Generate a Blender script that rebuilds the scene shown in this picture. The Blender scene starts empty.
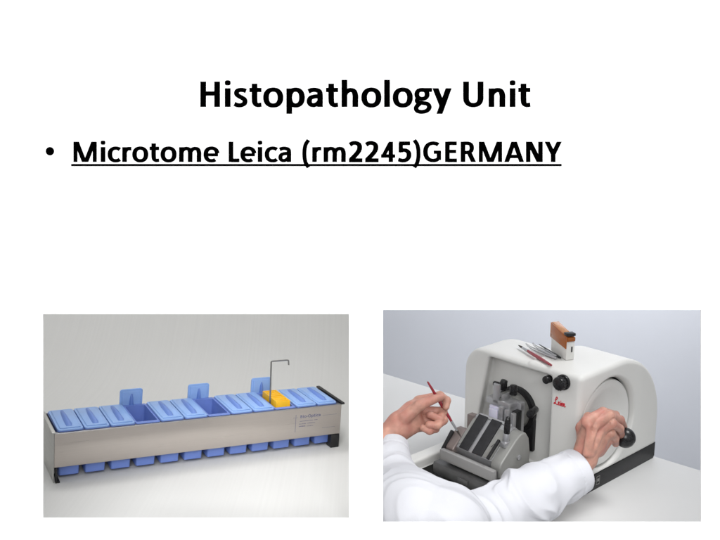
import bpy, bmesh, math, random
import numpy as np
from mathutils import Vector, Matrix

random.seed(7); np.random.seed(7)
SC = bpy.context.scene
COL = SC.collection
PI = math.pi

# ------------------------------------------------------------------ camera model (also used to lay the place out in metres)
F = 875.0; PITCH = math.radians(13.06); H = 0.94
CAM = np.array([0, 0, H]); FW = np.array([0, math.cos(PITCH), -math.sin(PITCH)])
UP = np.array([0, math.sin(PITCH), math.cos(PITCH)]); RT = np.array([1.0, 0, 0])
def P(u, v, d): return CAM + d * (FW + (u - 360) / F * RT - (v - 270) / F * UP)
def G(u, v, z=0.0):
    r = P(u, v, 1) - CAM
    return CAM + r * (z - H) / r[2]
def PLN(u, v, o, n):
    r = P(u, v, 1) - CAM
    return CAM + r * ((o - CAM) @ n) / (r @ n)

# ------------------------------------------------------------------ materials
MATS = {}
def mat(name, col, rough=0.5, metal=0.0, spec=0.5, noise=0.0, nscale=40.0, bump=0.0, bscale=200.0, sss=0.0,
        trans=0.0, coat=0.0, stretch=None, ior=1.45, alpha=1.0, aniso=0.0):
    m = bpy.data.materials.new(name); m.use_nodes = True
    nt = m.node_tree; b = nt.nodes['Principled BSDF']
    b.inputs['Base Color'].default_value = (*col, 1)
    b.inputs['Roughness'].default_value = rough
    b.inputs['Metallic'].default_value = metal
    b.inputs['Specular IOR Level'].default_value = spec
    b.inputs['Transmission Weight'].default_value = trans
    b.inputs['IOR'].default_value = ior
    b.inputs['Coat Weight'].default_value = coat
    b.inputs['Anisotropic'].default_value = aniso
    if sss:
        b.inputs['Subsurface Weight'].default_value = sss
        b.inputs['Subsurface Radius'].default_value = (1.0, 0.35, 0.2)
        b.inputs['Subsurface Scale'].default_value = 0.004
    tc = nt.nodes.new('ShaderNodeTexCoord'); mp = nt.nodes.new('ShaderNodeMapping')
    nt.links.new(tc.outputs['Object'], mp.inputs['Vector'])
    if stretch: mp.inputs['Scale'].default_value = stretch
    if noise:
        n = nt.nodes.new('ShaderNodeTexNoise'); n.inputs['Scale'].default_value = nscale; n.inputs['Detail'].default_value = 5
        nt.links.new(mp.outputs['Vector'], n.inputs['Vector'])
        r = nt.nodes.new('ShaderNodeValToRGB')
        r.color_ramp.elements[0].position = 0.3; r.color_ramp.elements[1].position = 0.7
        r.color_ramp.elements[0].color = (*[c * (1 - noise) for c in col], 1)
        r.color_ramp.elements[1].color = (*[min(1, c * (1 + noise)) for c in col], 1)
        nt.links.new(n.outputs['Fac'], r.inputs['Fac']); nt.links.new(r.outputs['Color'], b.inputs['Base Color'])
        rr = nt.nodes.new('ShaderNodeMapRange'); rr.inputs['To Min'].default_value = max(0, rough - 0.06); rr.inputs['To Max'].default_value = min(1, rough + 0.06)
        nt.links.new(n.outputs['Fac'], rr.inputs['Value']); nt.links.new(rr.outputs['Result'], b.inputs['Roughness'])
    if bump:
        n2 = nt.nodes.new('ShaderNodeTexNoise'); n2.inputs['Scale'].default_value = bscale; n2.inputs['Detail'].default_value = 4
        nt.links.new(mp.outputs['Vector'], n2.inputs['Vector'])
        bp = nt.nodes.new('ShaderNodeBump'); bp.inputs['Strength'].default_value = bump; bp.inputs['Distance'].default_value = 0.001
        nt.links.new(n2.outputs['Fac'], bp.inputs['Height']); nt.links.new(bp.outputs['Normal'], b.inputs['Normal'])
    MATS[name] = m
    return m

M_board = mat('white_board', (0.9, 0.9, 0.9), 0.9, spec=0.0)
M_part = mat('white_partition', (0.85, 0.85, 0.84), 0.7, spec=0.2, noise=0.01)
M_ink = mat('black_print', (0.0004, 0.0004, 0.0004), 1.0, spec=0.0)
M_sweep = mat('paper_backdrop', (0.585, 0.586, 0.578), 0.85, spec=0.15, noise=0.018, nscale=1.0, stretch=(150, 1.2, 1.2), bump=0.05, bscale=300)
M_wall = mat('blue_grey_wall', (0.655, 0.68, 0.74), 0.9, spec=0.1, noise=0.03, nscale=1.6, bump=0.05, bscale=120)
M_table = mat('white_laminate', (0.58, 0.582, 0.578), 0.45, spec=0.35, noise=0.012, nscale=6, bump=0.03, bscale=400)
M_steel = mat('brushed_steel', (0.52, 0.475, 0.44), 0.30, metal=0.8, noise=0.022, nscale=5.0, stretch=(1.2, 60, 90), aniso=0.5)
M_steel_dark = mat('grey_steel', (0.50, 0.50, 0.48), 0.45, metal=0.8, noise=0.08, nscale=5.0, stretch=(40, 2, 60))  # greyer, rougher steel than the front panel
M_black = mat('black_plastic', (0.010, 0.010, 0.011), 0.42, noise=0.2, nscale=120, bump=0.08, bscale=900)
M_knob = mat('black_knob_plastic', (0.008, 0.008, 0.009), 0.28, noise=0.15, nscale=90)
M_blue = mat('blue_plastic', (0.14, 0.22, 0.565), 0.38, noise=0.06, nscale=30, sss=0.0)
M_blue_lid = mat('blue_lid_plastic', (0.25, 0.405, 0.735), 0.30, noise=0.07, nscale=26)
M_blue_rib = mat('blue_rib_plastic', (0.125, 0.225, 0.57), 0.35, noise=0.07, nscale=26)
M_yellow = mat('yellow_plastic', (0.80, 0.45, 0.015), 0.4, noise=0.06, nscale=40)
M_wire = mat('steel_wire', (0.30, 0.30, 0.29), 0.3, metal=1.0, noise=0.1, nscale=80)
M_etch = mat('etched_print', (0.17, 0.17, 0.24), 0.8, spec=0.1)
M_house = mat('offwhite_housing', (0.68, 0.678, 0.655), 0.42, spec=0.4, noise=0.015, nscale=14, bump=0.04, bscale=900)
M_house_grey = mat('light_grey_plastic', (0.50, 0.495, 0.47), 0.45, spec=0.4, noise=0.03, nscale=20, bump=0.05, bscale=800)
M_alu = mat('satin_aluminium', (0.42, 0.423, 0.435), 0.33, metal=0.75, noise=0.05, nscale=20, stretch=(4, 4, 30))
M_silver = mat('satin_silver', (0.40, 0.40, 0.412), 0.30, metal=0.7, noise=0.03, nscale=25)
M_alu_dark = mat('grey_anodised_metal', (0.13, 0.13, 0.13), 0.36, metal=0.55, noise=0.1, nscale=40)
M_shiny = mat('polished_steel', (0.75, 0.75, 0.76), 0.15, metal=1.0, noise=0.04, nscale=30)
M_bracket = mat('grey_enamel', (0.25, 0.25, 0.238), 0.4, metal=0.25, noise=0.05, nscale=30)
M_brown = mat('brown_grey_metal', (0.20, 0.165, 0.155), 0.4, metal=0.4, noise=0.08, nscale=40)
M_deep = mat('black_tray_and_shade', (0.004, 0.004, 0.004), 0.6, spec=0.2)
M_rubber = mat('matt_black_strip', (0.014, 0.014, 0.016), 0.6, noise=0.25, nscale=90, bump=0.15, bscale=700)
M_clear = mat('smoked_clear_plastic', (0.36, 0.355, 0.35), 0.16, trans=0.35)
M_block = mat('lilac_wax', (0.58, 0.57, 0.68), 0.4, noise=0.04, nscale=50, sss=0.15)
M_red = mat('red_lacquer', (0.27, 0.022, 0.035), 0.25, coat=0.4, noise=0.1, nscale=60)
M_logo = mat('red_print', (0.55, 0.015, 0.03), 0.5)
M_bristle = mat('dark_bristle', (0.05, 0.04, 0.035), 0.7, noise=0.3, nscale=300)
M_orange = mat('orange_acrylic', (0.58, 0.17, 0.03), 0.15, trans=0.4, noise=0.12, nscale=40)
M_rim = mat('pale_orange_acrylic', (0.72, 0.36, 0.16), 0.15, trans=0.4)
M_white = mat('white_plastic', (0.74, 0.73, 0.70), 0.4, noise=0.02, nscale=40)
M_skin = mat('skin', (0.47, 0.25, 0.19), 0.44, spec=0.4, noise=0.2, nscale=55, bump=0.5, bscale=520, sss=0.2)
def two_tone(m, col2, scale):
    nt = m.node_tree; r = [n for n in nt.nodes if n.type == 'VALTORGB'][0]
    n = nt.nodes.new('ShaderNodeTexNoise'); n.inputs['Scale'].default_value = scale; n.inputs['Detail'].default_value = 3
    tc = [k for k in nt.nodes if k.type == 'TEX_COORD'][0]; nt.links.new(tc.outputs['Object'], n.inputs['Vector'])
    mr = nt.nodes.new('ShaderNodeMapRange'); mr.inputs['From Min'].default_value = 0.42; mr.inputs['From Max'].default_value = 0.68
    nt.links.new(n.outputs['Fac'], mr.inputs['Value'])
    mx = nt.nodes.new('ShaderNodeMix'); mx.data_type = 'RGBA'; mx.inputs['B'].default_value = (*col2, 1)
    nt.links.new(mr.outputs['Result'], mx.inputs['Factor']); nt.links.new(r.outputs['Color'], mx.inputs['A'])
    nt.links.new(mx.outputs['Result'], nt.nodes['Principled BSDF'].inputs['Base Color'])
two_tone(M_skin, (0.45, 0.19, 0.15), 30.0)
M_cloth = mat('white_cotton', (0.545, 0.55, 0.582), 0.9, spec=0.1, noise=0.012, nscale=12, bump=0.25, bscale=650)

# ------------------------------------------------------------------ mesh helpers
def link_mesh(name, verts, faces, m, parent=None, smooth=False, sharp_angle=None):
    me = bpy.data.meshes.new(name)
    me.from_pydata([tuple(map(float, v)) for v in verts], [], [tuple(map(int, f)) for f in faces])
    bm = bmesh.new(); bm.from_mesh(me); bmesh.ops.recalc_face_normals(bm, faces=bm.faces[:]); bm.to_mesh(me); bm.free()
    return link_me(name, me, m, parent, smooth, sharp_angle)
def link_me(name, me, m, parent=None, smooth=False, sharp_angle=None):
    me.materials.append(m)
    if smooth or sharp_angle:
        me.polygons.foreach_set('use_smooth', [True] * len(me.polygons))
        if sharp_angle: me.set_sharp_from_angle(angle=math.radians(sharp_angle))
    o = bpy.data.objects.new(name, me); COL.objects.link(o)
    if parent is not None: o.parent = parent
    return o
class MB:
    """collects shapes in one bmesh, then links them as ONE mesh object"""
    def __init__(s): s.bm = bmesh.new()
    def _add(s, verts, faces):
        vs = [s.bm.verts.new(tuple(map(float, v))) for v in verts]
        fs = []
        for f in faces:
            try: fs.append(s.bm.faces.new([vs[i] for i in f]))
            except ValueError: pass
        return vs, fs
    def box(s, x0, x1, y0, y1, z0, z1, bev=0.0, seg=2, M=None):
        b = bmesh.new()
        bmesh.ops.create_cube(b, size=1.0, matrix=Matrix.Translation(((x0+x1)/2, (y0+y1)/2, (z0+z1)/2)) @ Matrix.Diagonal((x1-x0, y1-y0, z1-z0, 1)))
        if bev: bmesh.ops.bevel(b, geom=b.edges[:], offset=bev, segments=seg, profile=0.5, affect='EDGES')
        if M is not None: bmesh.ops.transform(b, matrix=M, verts=b.verts[:])
        s.merge(b); return s
    def merge(s, b):
        me = bpy.data.meshes.new('t'); b.to_mesh(me); b.free(); s.bm.from_mesh(me); bpy.data.meshes.remove(me)
    def prism(s, pts, axis, a0, a1, bev=0.0, seg=2, M=None):
        """extrude 2-D polygon along axis; pts in the two other axes (in xyz order)"""
        b = bmesh.new(); n = len(pts)
        def mk(p, a):
            if axis == 'x': return (a, p[0], p[1])
            if axis == 'y': return (p[0], a, p[1])
            return (p[0], p[1], a)
        lo = [b.verts.new(mk(p, a0)) for p in pts]; hi = [b.verts.new(mk(p, a1)) for p in pts]
        b.faces.new(lo); b.faces.new(hi[::-1])
        for i in range(n): b.faces.new((lo[i], hi[i], hi[(i+1) % n], lo[(i+1) % n]))
        bmesh.ops.recalc_face_normals(b, faces=b.faces[:])
        if bev: bmesh.ops.bevel(b, geom=b.edges[:], offset=bev, segments=seg, profile=0.5, affect='EDGES')
        if M is not None: bmesh.ops.transform(b, matrix=M, verts=b.verts[:])
        s.merge(b); return s
    def tube(s, path, radii, n=12, cap=True):
        path = [Vector(p) for p in path]
        if not hasattr(radii, '__len__'): radii = [radii] * len(path)
        rings = []; t0 = None; ref = None
        for i, p in enumerate(path):
            t = (path[min(i+1, len(path)-1)] - path[max(i-1, 0)]).normalized()
            if ref is None:
                ref = t.orthogonal().normalized()
            else:
                ref = (ref - t * ref.dot(t)).normalized()
            bb = t.cross(ref)
            rings.append([s.bm.verts.new(p + (ref * math.cos(2*PI*k/n) + bb * math.sin(2*PI*k/n)) * radii[i]) for k in range(n)])
        for a, b in zip(rings[:-1], rings[1:]):
            for k in range(n): s.bm.faces.new((a[k], a[(k+1) % n], b[(k+1) % n], b[k]))
        if cap: s.bm.faces.new(rings[0][::-1]); s.bm.faces.new(rings[-1])
        return s
    def cyl(s, p0, p1, r, n=32, r2=None, bev=0.0):
        """a turned solid with bevelled rims"""
        p0 = Vector(p0); p1 = Vector(p1); L = (p1-p0).length; d = (p1-p0)/L
        r2 = r if r2 is None else r2; e = bev
        prof = [(0, r-e), (e*0.3, r-e*0.3), (e, r), (L-e, r2), (L-e*0.3, r2-e*0.3), (L, r2-e)] if e else [(0, r), (L, r2)]
        return s.lathe(p0, d, prof, n)
    def lathe(s, o, d, prof, n=32):
        o = Vector(o); d = Vector(d).normalized(); a = d.orthogonal().normalized(); b = d.cross(a)
        rings = []
        for h, r in prof:
            rings.append([s.bm.verts.new(o + d*h + (a*math.cos(2*PI*k/n) + b*math.sin(2*PI*k/n)) * max(r, 1e-5)) for k in range(n)])
        for x, y in zip(rings[:-1], rings[1:]):
            for k in range(n): s.bm.faces.new((x[k], x[(k+1) % n], y[(k+1) % n], y[k]))
        s.bm.faces.new(rings[0][::-1]); s.bm.faces.new(rings[-1])
        return s
    def build(s, name, m, parent=None, angle=35):
        bmesh.ops.recalc_face_normals(s.bm, faces=s.bm.faces[:])
        me = bpy.data.meshes.new(name); s.bm.to_mesh(me); s.bm.free()
        return link_me(name, me, m, parent, sharp_angle=angle)

def tag(o, label=None, cat=None, group=None, kind=None):
    if label: o['label'] = label
    if cat: o['category'] = cat
    if group: o['group'] = group
    if kind: o['kind'] = kind
    return o
def empty(name, loc, rz=0.0):
    o = bpy.data.objects.new(name, None); COL.objects.link(o)
    o.location = tuple(loc); o.rotation_euler = (0, 0, rz); o.empty_display_size = 0.05
    return o

# ------------------------------------------------------------------ implicit surfaces (naive surface nets)
def surface_nets(fn, lo, hi, h):
    lo = np.array(lo, float); hi = np.array(hi, float)
    n = np.ceil((hi - lo) / h).astype(int) + 1
    ax = [lo[i] + h * np.arange(n[i]) for i in range(3)]
    Fv = np.empty(n, np.float32)
    step = max(1, int(600000 // (n[1] * n[2])))
    for i in range(0, n[0], step):
        X, Y, Z = np.meshgrid(ax[0][i:i+step], ax[1], ax[2], indexing='ij')
        Fv[i:i+step] = fn(X, Y, Z)
    Fv[0] = Fv[-1] = abs(Fv[0]).max() ; Fv[:, 0] = Fv[:, -1] = 1; Fv[:, :, 0] = Fv[:, :, -1] = 1
    S = Fv < 0
    c = [n[0]-1, n[1]-1, n[2]-1]
    acc = np.zeros((*c, 3), np.float32); cnt = np.zeros(c, np.float32)
    corner = lambda A, d: A[d[0]:d[0]+c[0], d[1]:d[1]+c[1], d[2]:d[2]+c[2]]
    for a in range(3):
        for p in range(2):
            for q in range(2):
                d0 = [0, 0, 0]; o = [k for k in range(3) if k != a]; d0[o[0]] = p; d0[o[1]] = q
                d1 = list(d0); d1[a] = 1
                f0 = corner(Fv, d0); f1 = corner(Fv, d1); x = corner(S, d0) != corner(S, d1)
                t = np.where(x, f0 / np.where(x, f0 - f1, 1), 0)
                xi = x.astype(np.float32)
                acc[..., a] += t * xi; acc[..., o[0]] += p * xi; acc[..., o[1]] += q * xi; cnt += xi
    act = cnt > 0
    idx = -np.ones(c, np.int64); idx[act] = np.arange(act.sum())
    ijk = np.argwhere(act)
    V = lo + (ijk + acc[act] / cnt[act][:, None]) * h
    Q = []
    for a in range(3):
        b, e = [(1, 2), (2, 0), (0, 1)][a]
        s0 = [slice(0, c[k]) for k in range(3)]
        A = S[tuple(slice(0, n[k]-1) if k == a else slice(1, n[k]-1) for k in range(3))]
        B = S[tuple(slice(1, n[k]) if k == a else slice(1, n[k]-1) for k in range(3))]
        w = np.argwhere(A != B); sg = A[tuple(w.T)]
        w = w.copy()
        for k in range(3):
            if k != a: w[:, k] += 1
        def cell(db, de):
            z = w.copy(); z[:, b] -= db; z[:, e] -= de
            return idx[tuple(z.T)]
        q = np.stack([cell(1, 1), cell(0, 1), cell(0, 0), cell(1, 0)], 1)
        q[~sg] = q[~sg][:, ::-1]
        Q.append(q)
    return V, np.concatenate(Q)
def sdf_object(name, fn, lo, hi, h, m, parent=None, relax=1):
    V, Q = surface_nets(fn, lo, hi, h)
    for _ in range(relax):     # light Laplacian relaxation of the net
        s = np.zeros_like(V); k = np.zeros(len(V))
        for i in range(4):
            np.add.at(s, Q[:, i], V[Q[:, (i+1) % 4]] + V[Q[:, (i+3) % 4]]); np.add.at(k, Q[:, i], 2)
        V = 0.5 * V + 0.5 * s / np.maximum(k, 1)[:, None]
    me = bpy.data.meshes.new(name)
    me.vertices.add(len(V)); me.vertices.foreach_set('co', V.astype(np.float32).ravel())
    me.loops.add(Q.size); me.loops.foreach_set('vertex_index', Q.ravel().astype(np.int32))
    me.polygons.add(len(Q)); me.polygons.foreach_set('loop_start', np.arange(0, Q.size, 4, dtype=np.int32))
    me.polygons.foreach_set('loop_total', np.full(len(Q), 4, np.int32))
    me.update(calc_edges=True); me.validate()
    return link_me(name, me, m, parent, smooth=True)
def smin(a, b, k):
    h = np.clip(0.5 + 0.5 * (b - a) / k, 0, 1)
    return b * (1 - h) + a * h - k * h * (1 - h)
def smax(a, b, k): return -smin(-a, -b, k)
def capsule(X, Y, Z, a, b, ra, rb):
    a = np.asarray(a, float); b = np.asarray(b, float); d = b - a; L2 = d @ d + 1e-12
    px = X - a[0]; py = Y - a[1]; pz = Z - a[2]
    t = np.clip((px*d[0] + py*d[1] + pz*d[2]) / L2, 0, 1)
    return np.sqrt((px - t*d[0])**2 + (py - t*d[1])**2 + (pz - t*d[2])**2) - (ra + (rb - ra) * t)
def rbox2(U, V, u0, u1, v0, v1, r):
    """2-D rounded box, r = (low-u high-v, high-u high-v, high-u low-v, low-u low-v)"""
    uc = (u0+u1)/2; vc = (v0+v1)/2; x = U-uc; y = V-vc
    rr = np.where(x > 0, np.where(y > 0, r[1], r[2]), np.where(y > 0, r[0], r[3]))
    qx = np.abs(x) - (u1-u0)/2 + rr; qy = np.abs(y) - (v1-v0)/2 + rr
    return np.minimum(np.maximum(qx, qy), 0) + np.sqrt(np.maximum(qx, 0)**2 + np.maximum(qy, 0)**2) - rr
def rinter(a, b, r):
    qx = a + r; qy = b + r
    return np.minimum(np.maximum(qx, qy), 0) + np.sqrt(np.maximum(qx, 0)**2 + np.maximum(qy, 0)**2) - r

# ================================================================== THE BOARD
DB = 1.45
PX = DB / F
def bd(u, v, off=0.0): return CAM + (DB - off) * FW + (u - 360) * PX * RT - (v - 270) * PX * UP
HOLES = [(43, 349, 314, 518), (383, 701, 310, 522)]
def make_board():
    us = sorted({-900, 1620, *[h[0] for h in HOLES], *[h[1] for h in HOLES]})
    vs = sorted({-700, 650, *[h[2] for h in HOLES], *[h[3] for h in HOLES]})
    ids = {}; V = []; Fc = []
    def vid(i, j, k):
        if (i, j, k) not in ids: ids[(i, j, k)] = len(V); V.append(bd(us[i], vs[j], -0.0025 * k))
        return ids[(i, j, k)]
    def solid(i, j):
        if not (0 <= i < len(us)-1 and 0 <= j < len(vs)-1): return False
        cu = (us[i]+us[i+1])/2; cv = (vs[j]+vs[j+1])/2
        return not any(h[0] < cu < h[1] and h[2] < cv < h[3] for h in HOLES)
    for i in range(len(us)-1):
        for j in range(len(vs)-1):
            if not solid(i, j): continue
            for k in (0, 1): Fc.append([vid(i, j, k), vid(i+1, j, k), vid(i+1, j+1, k), vid(i, j+1, k)])
            for (di, dj, e) in ((-1, 0, ((i, j), (i, j+1))), (1, 0, ((i+1, j), (i+1, j+1))), (0, -1, ((i, j), (i+1, j))), (0, 1, ((i, j+1), (i+1, j+1)))):
                if not solid(i+di, j+dj): Fc.append([vid(*e[0], 0), vid(*e[1], 0), vid(*e[1], 1), vid(*e[0], 1)])
    o = link_mesh('white_board', V, Fc, M_board)
    tag(o, kind='structure')
make_board()

# ------------------------------------------------------------------ lettering (a humanist bold sans drawn as pen strokes)
VW, HW = 0.124, 0.094
BOLD = 0.020
def cr(pts, n=9):
    """Catmull-Rom through pts"""
    p = [np.array(q, float) for q in pts]; p = [2*p[0]-p[1]] + p + [2*p[-1]-p[-2]]; out = []
    for i in range(1, len(p)-2):
        for t in np.linspace(0, 1, n, endpoint=False):
            out.append(0.5*((2*p[i]) + (-p[i-1]+p[i+1])*t + (2*p[i-1]-5*p[i]+4*p[i+1]-p[i+2])*t*t + (-p[i-1]+3*p[i]-3*p[i+1]+p[i+2])*t**3))
    return out + [p[-2]]
def arc(cx, cy, rx, ry, a0, a1, n=28, e=2.25):
    out = []
    for a in np.linspace(math.radians(a0), math.radians(a1), n):
        c, s = math.cos(a), math.sin(a)
        out.append(np.array([cx + rx*math.copysign(abs(c)**(2/e), c), cy + ry*math.copysign(abs(s)**(2/e), s)]))
    return out
def S(path, w=VW, h=HW): return ('s', path, w + BOLD, h + BOLD*0.6)
def stem(x, y0, y1, w=VW):
    w += BOLD
    return ('q', [(x-w/2, y0), (x+w/2, y0), (x+w/2, y1), (x-w/2, y1)])
def bar(y, x0, x1, h=HW):
    h += BOLD*0.6
    return ('q', [(x0, y-h/2), (x1, y-h/2), (x1, y+h/2), (x0, y+h/2)])
def dia(x0, y0, x1, y1, w=0.14):
    w += BOLD
    return ('q', [(x0-w/2, y0), (x0+w/2, y0), (x1+w/2, y1), (x1-w/2, y1)])
def blob(cx, cy, rx, ry, e=2.6): return ('q', [tuple(p) for p in arc(cx, cy, rx, ry, 0, 345, 24, e)])
ARCH = lambda x0, x1: [S(cr([(x0, 0.30), (x0+0.05, 0.375), (x0+0.14, 0.42), (x0+0.235, 0.395), (x1, 0.29), (x1, 0.16), (x1, 0.0)]))]
ROUND = lambda cx, rx=0.180: [S(arc(cx, 0.234, rx, 0.198, 0, 360, 48))]
GL = {
 'H': (.630, [stem(.141, 0, .632), stem(.489, 0, .632), bar(.335, .15, .48)]),
 'i': (.246, [stem(.123, 0, .466), blob(.123, .602, .073, .063, 3)]),
 's': (.399, [S(cr([(.335, .395), (.27, .42), (.19, .425), (.115, .395), (.100, .33), (.15, .275), (.24, .225), (.302, .175), (.295, .09), (.215, .045), (.12, .045), (.045, .078)]), .108, .092)]),
 't': (.347, [S(cr([(.150, .58), (.150, .40), (.150, .20), (.165, .095), (.225, .048), (.322, .055)]), .122, .092), bar(.424, .02, .322)]),
 'o': (.538, ROUND(.269)),
 'p': (.537, [stem(.132, -.172, .462), S(arc(.292, .234, .158, .197, 168, -165, 40))]),
 'a': (.494, [S(cr([(.075, .385), (.15, .42), (.245, .425), (.34, .39), (.365, .30), (.365, .15), (.365, 0)]), .118), S(cr([(.36, .262), (.24, .262), (.13, .225), (.095, .135), (.135, .06), (.215, .045), (.30, .08), (.36, .145)]), .112, .088)]),
 'h': (.537, [stem(.132, 0, .677), *ARCH(.13, .405)]),
 'l': (.246, [stem(.123, 0, .677)]),
 'g': (.474, [S(arc(.212, .315, .128, .112, 0, 360, 40), .104, .086), bar(.424, .22, .463, .084), S(cr([(.125, .225), (.090, .165), (.125, .112), (.24, .096), (.345, .075), (.395, .0), (.345, -.085), (.22, -.125), (.10, -.10), (.066, -.03), (.10, .035), (.16, .085)]), .100, .084)]),
 'y': (.474, [dia(.075, .466, .247, .03, .132), dia(.405, .466, .175, -.172, .132)]),
 'U': (.642, [S([(.140, .632), (.140, .4)] + arc(.321, .225, .181, .18, 180, 360, 30) + [(.502, .4), (.502, .632)], .126)]),
 'n': (.537, [stem(.132, 0, .462), *ARCH(.13, .405)]),
 'M': (.874, [stem(.136, 0, .632, .106), stem(.738, 0, .632, .106), dia(.166, .632, .412, 0, .132), dia(.708, .632, .462, 0, .132), ('q', [(.350, 0), (.524, 0), (.49, .09), (.384, .09)])]),
 'c': (.418, [S(arc(.275, .234, .182, .197, 48, 312, 36))]),
 'r': (.355, [stem(.132, 0, .462), S(cr([(.13, .29), (.17, .36), (.235, .412), (.345, .415)]), .12, .098)]),
 'e': (.503, [S(arc(.262, .234, .180, .197, -52, -352, 40)), bar(.222, .10, .465, .080)]),
 'L': (.423, [stem(.141, 0, .632), bar(.050, .15, .405, .100)]),
 '(': (.312, [S(cr([(.255, .685), (.165, .54), (.130, .36), (.130, .16), (.165, -.02), (.255, -.170)]), .108, .10)]),
 ')': (.312, [S(cr([(.057, .685), (.147, .54), (.182, .36), (.182, .16), (.147, -.02), (.057, -.170)]), .108, .10)]),
 'm': (.813, [stem(.132, 0, .462), *ARCH(.13, .406), *ARCH(.406, .682)]),
 '2': (.507, [S(cr([(.070, .535), (.15, .585), (.25, .592), (.345, .55), (.375, .455), (.345, .345), (.25, .22), (.105, .075)]), .136, .108), bar(.052, .040, .462, .108)]),
 '4': (.507, [stem(.335, 0, .632, .120), dia(.105, .19, .320, .60, .118), bar(.185, .030, .475, .092)]),
 '5': (.507, [bar(.582, .085, .432, .104), stem(.140, .30, .60, .116), S(cr([(.10, .345), (.20, .368), (.31, .355), (.385, .285), (.390, .17), (.325, .075), (.205, .042), (.06, .075)]), .132, .104)]),
 'G': (.637, [S(arc(.335, .316, .243, .270, 52, 305, 44), .128, .098), stem(.512, .06, .345, .118), bar(.305, .350, .570, .088)]),
 'E': (.488, [stem(.141, 0, .632), bar(.582, .15, .435, .100), bar(.330, .15, .415, .094), bar(.050, .15, .440, .100)]),
 'R': (.563, [stem(.141, 0, .632), S([(.16, .584), (.25, .584)] + arc(.275, .44, .14, .144, 82, -82, 24) + [(.25, .296), (.16, .296)], .122), dia(.335, .29, .470, 0, .136)]),
 'A': (.606, [dia(.070, 0, .290, .632, .130), dia(.536, 0, .316, .632, .130), bar(.170, .14, .46, .092)]),
 'N': (.659, [stem(.138, 0, .632, .120), stem(.521, 0, .632, .120), dia(.172, .632, .487, 0, .150)]),
 'Y': (.520, [dia(.070, .632, .260, .24, .136), dia(.450, .632, .260, .24, .136), stem(.260, 0, .30)]),
 'B': (.561, [stem(.141, 0, .632), S([(.16, .584), (.25, .584)] + arc(.265, .458, .125, .126, 82, -82, 20) + [(.16, .335)], .12), S([(.16, .335), (.27, .335)] + arc(.290, .19, .145, .144, 82, -82, 20) + [(.16, .047)], .12)]),
 'O': (.676, [S(arc(.338, .316, .245, .272, 0, 360, 48), .128, .098)]),
 '-': (.306, [bar(.24, .04, .266)]),
 ' ': (.226, []),
}
def text_polys(txt):
    """list of flat polygons (x, y) in em units"""
    out = []; x = 0
    for ch in txt:
        adv, parts = GL[ch]
        for pt in parts:
            if pt[0] == 'q': out.append([(x+p[0], p[1]) for p in pt[1]])
            else:
                path = [np.array(p, float) for p in pt[1]]; w, h = pt[2], pt[3]
                Ls = []; Rs = []
                closed = np.linalg.norm(path[0]-path[-1]) < 1e-6
                for i in range(len(path)):
                    a = path[i-1] if i else (path[-2] if closed else path[0]); b = path[i+1] if i < len(path)-1 else (path[1] if closed else path[-1])
                    t = b - a; t = t / (np.linalg.norm(t) + 1e-9)
                    ww = math.sqrt((w*t[1])**2 + (h*t[0])**2) / 2
                    nn = np.array([-t[1], t[0]]); Ls.append(path[i]+nn*ww); Rs.append(path[i]-nn*ww)
                for i in range(len(path)-1):
                    out.append([(x+q[0], q[1]) for q in (Ls[i], Ls[i+1], Rs[i+1], Rs[i])])
        x += adv
    return out, x
def lettering(name, txt, to3d, size, m, parent=None, thick=0.0006):
    """raised letters: to3d(x, y, h) maps letter units to the surface they stand on"""
    V = []; Fc = []
    polys, _ = text_polys(txt)
    for k, pl in enumerate(polys):
        n = len(pl); b = len(V); hgt = thick * (1 + 0.0007 * (k % 400))
        V += [to3d(x*size, y*size, hgt) for x, y in pl] + [to3d(x*size, y*size, 0.00004) for x, y in pl]
        Fc.append(list(range(b, b+n))); Fc.append(list(range(b+n, b+2*n))[::-1])
        for i in range(n): Fc.append([b+i, b+(i+1) % n, b+n+(i+1) % n, b+n+i])
    return link_mesh(name, V, Fc, m, parent)
def on_board(u0, v0): return lambda x, y, h: bd(u0 + x, v0 - y, h)
t = lettering('heading_text', 'Histopathology Unit', on_board(197.6, 106.9), 40.0, M_ink)
tag(t, 'large bold black heading Histopathology Unit across the top of the white board', 'heading')
t = lettering('text_line', 'Microtome Leica (rm2245)GERMANY', on_board(71.2, 161.9), 31.97, M_ink)
tag(t, 'underlined bold black text line that names a microtome and GERMANY, below the heading', 'text line')
mb = MB(); q = [bd(u, v, o) for o in (0.00004, 0.0005) for u, v in ((71.2, 163.95), (561.6, 163.95), (561.6, 166.15), (71.2, 166.15))]
link_mesh('underline', q, [(0, 1, 2, 3), (4, 5, 6, 7), (0, 1, 5, 4), (1, 2, 6, 5), (2, 3, 7, 6), (3, 0, 4, 7)], M_ink, t)
pts = [(50.0 + 4.2*math.cos(a), 151.2 + 4.2*math.sin(a)) for a in np.linspace(0, 2*PI, 32, endpoint=False)]
bl = link_mesh('bullet_point', [bd(u, v, 0.00004) for u, v in pts] + [bd(u, v, 0.0006) for u, v in pts],
               [list(range(32)), list(range(32, 64))] + [[i, (i+1) % 32, 32+(i+1) % 32, 32+i] for i in range(32)], M_ink)
tag(bl, 'round black bullet point at the left of the underlined text line', 'bullet point')

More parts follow.
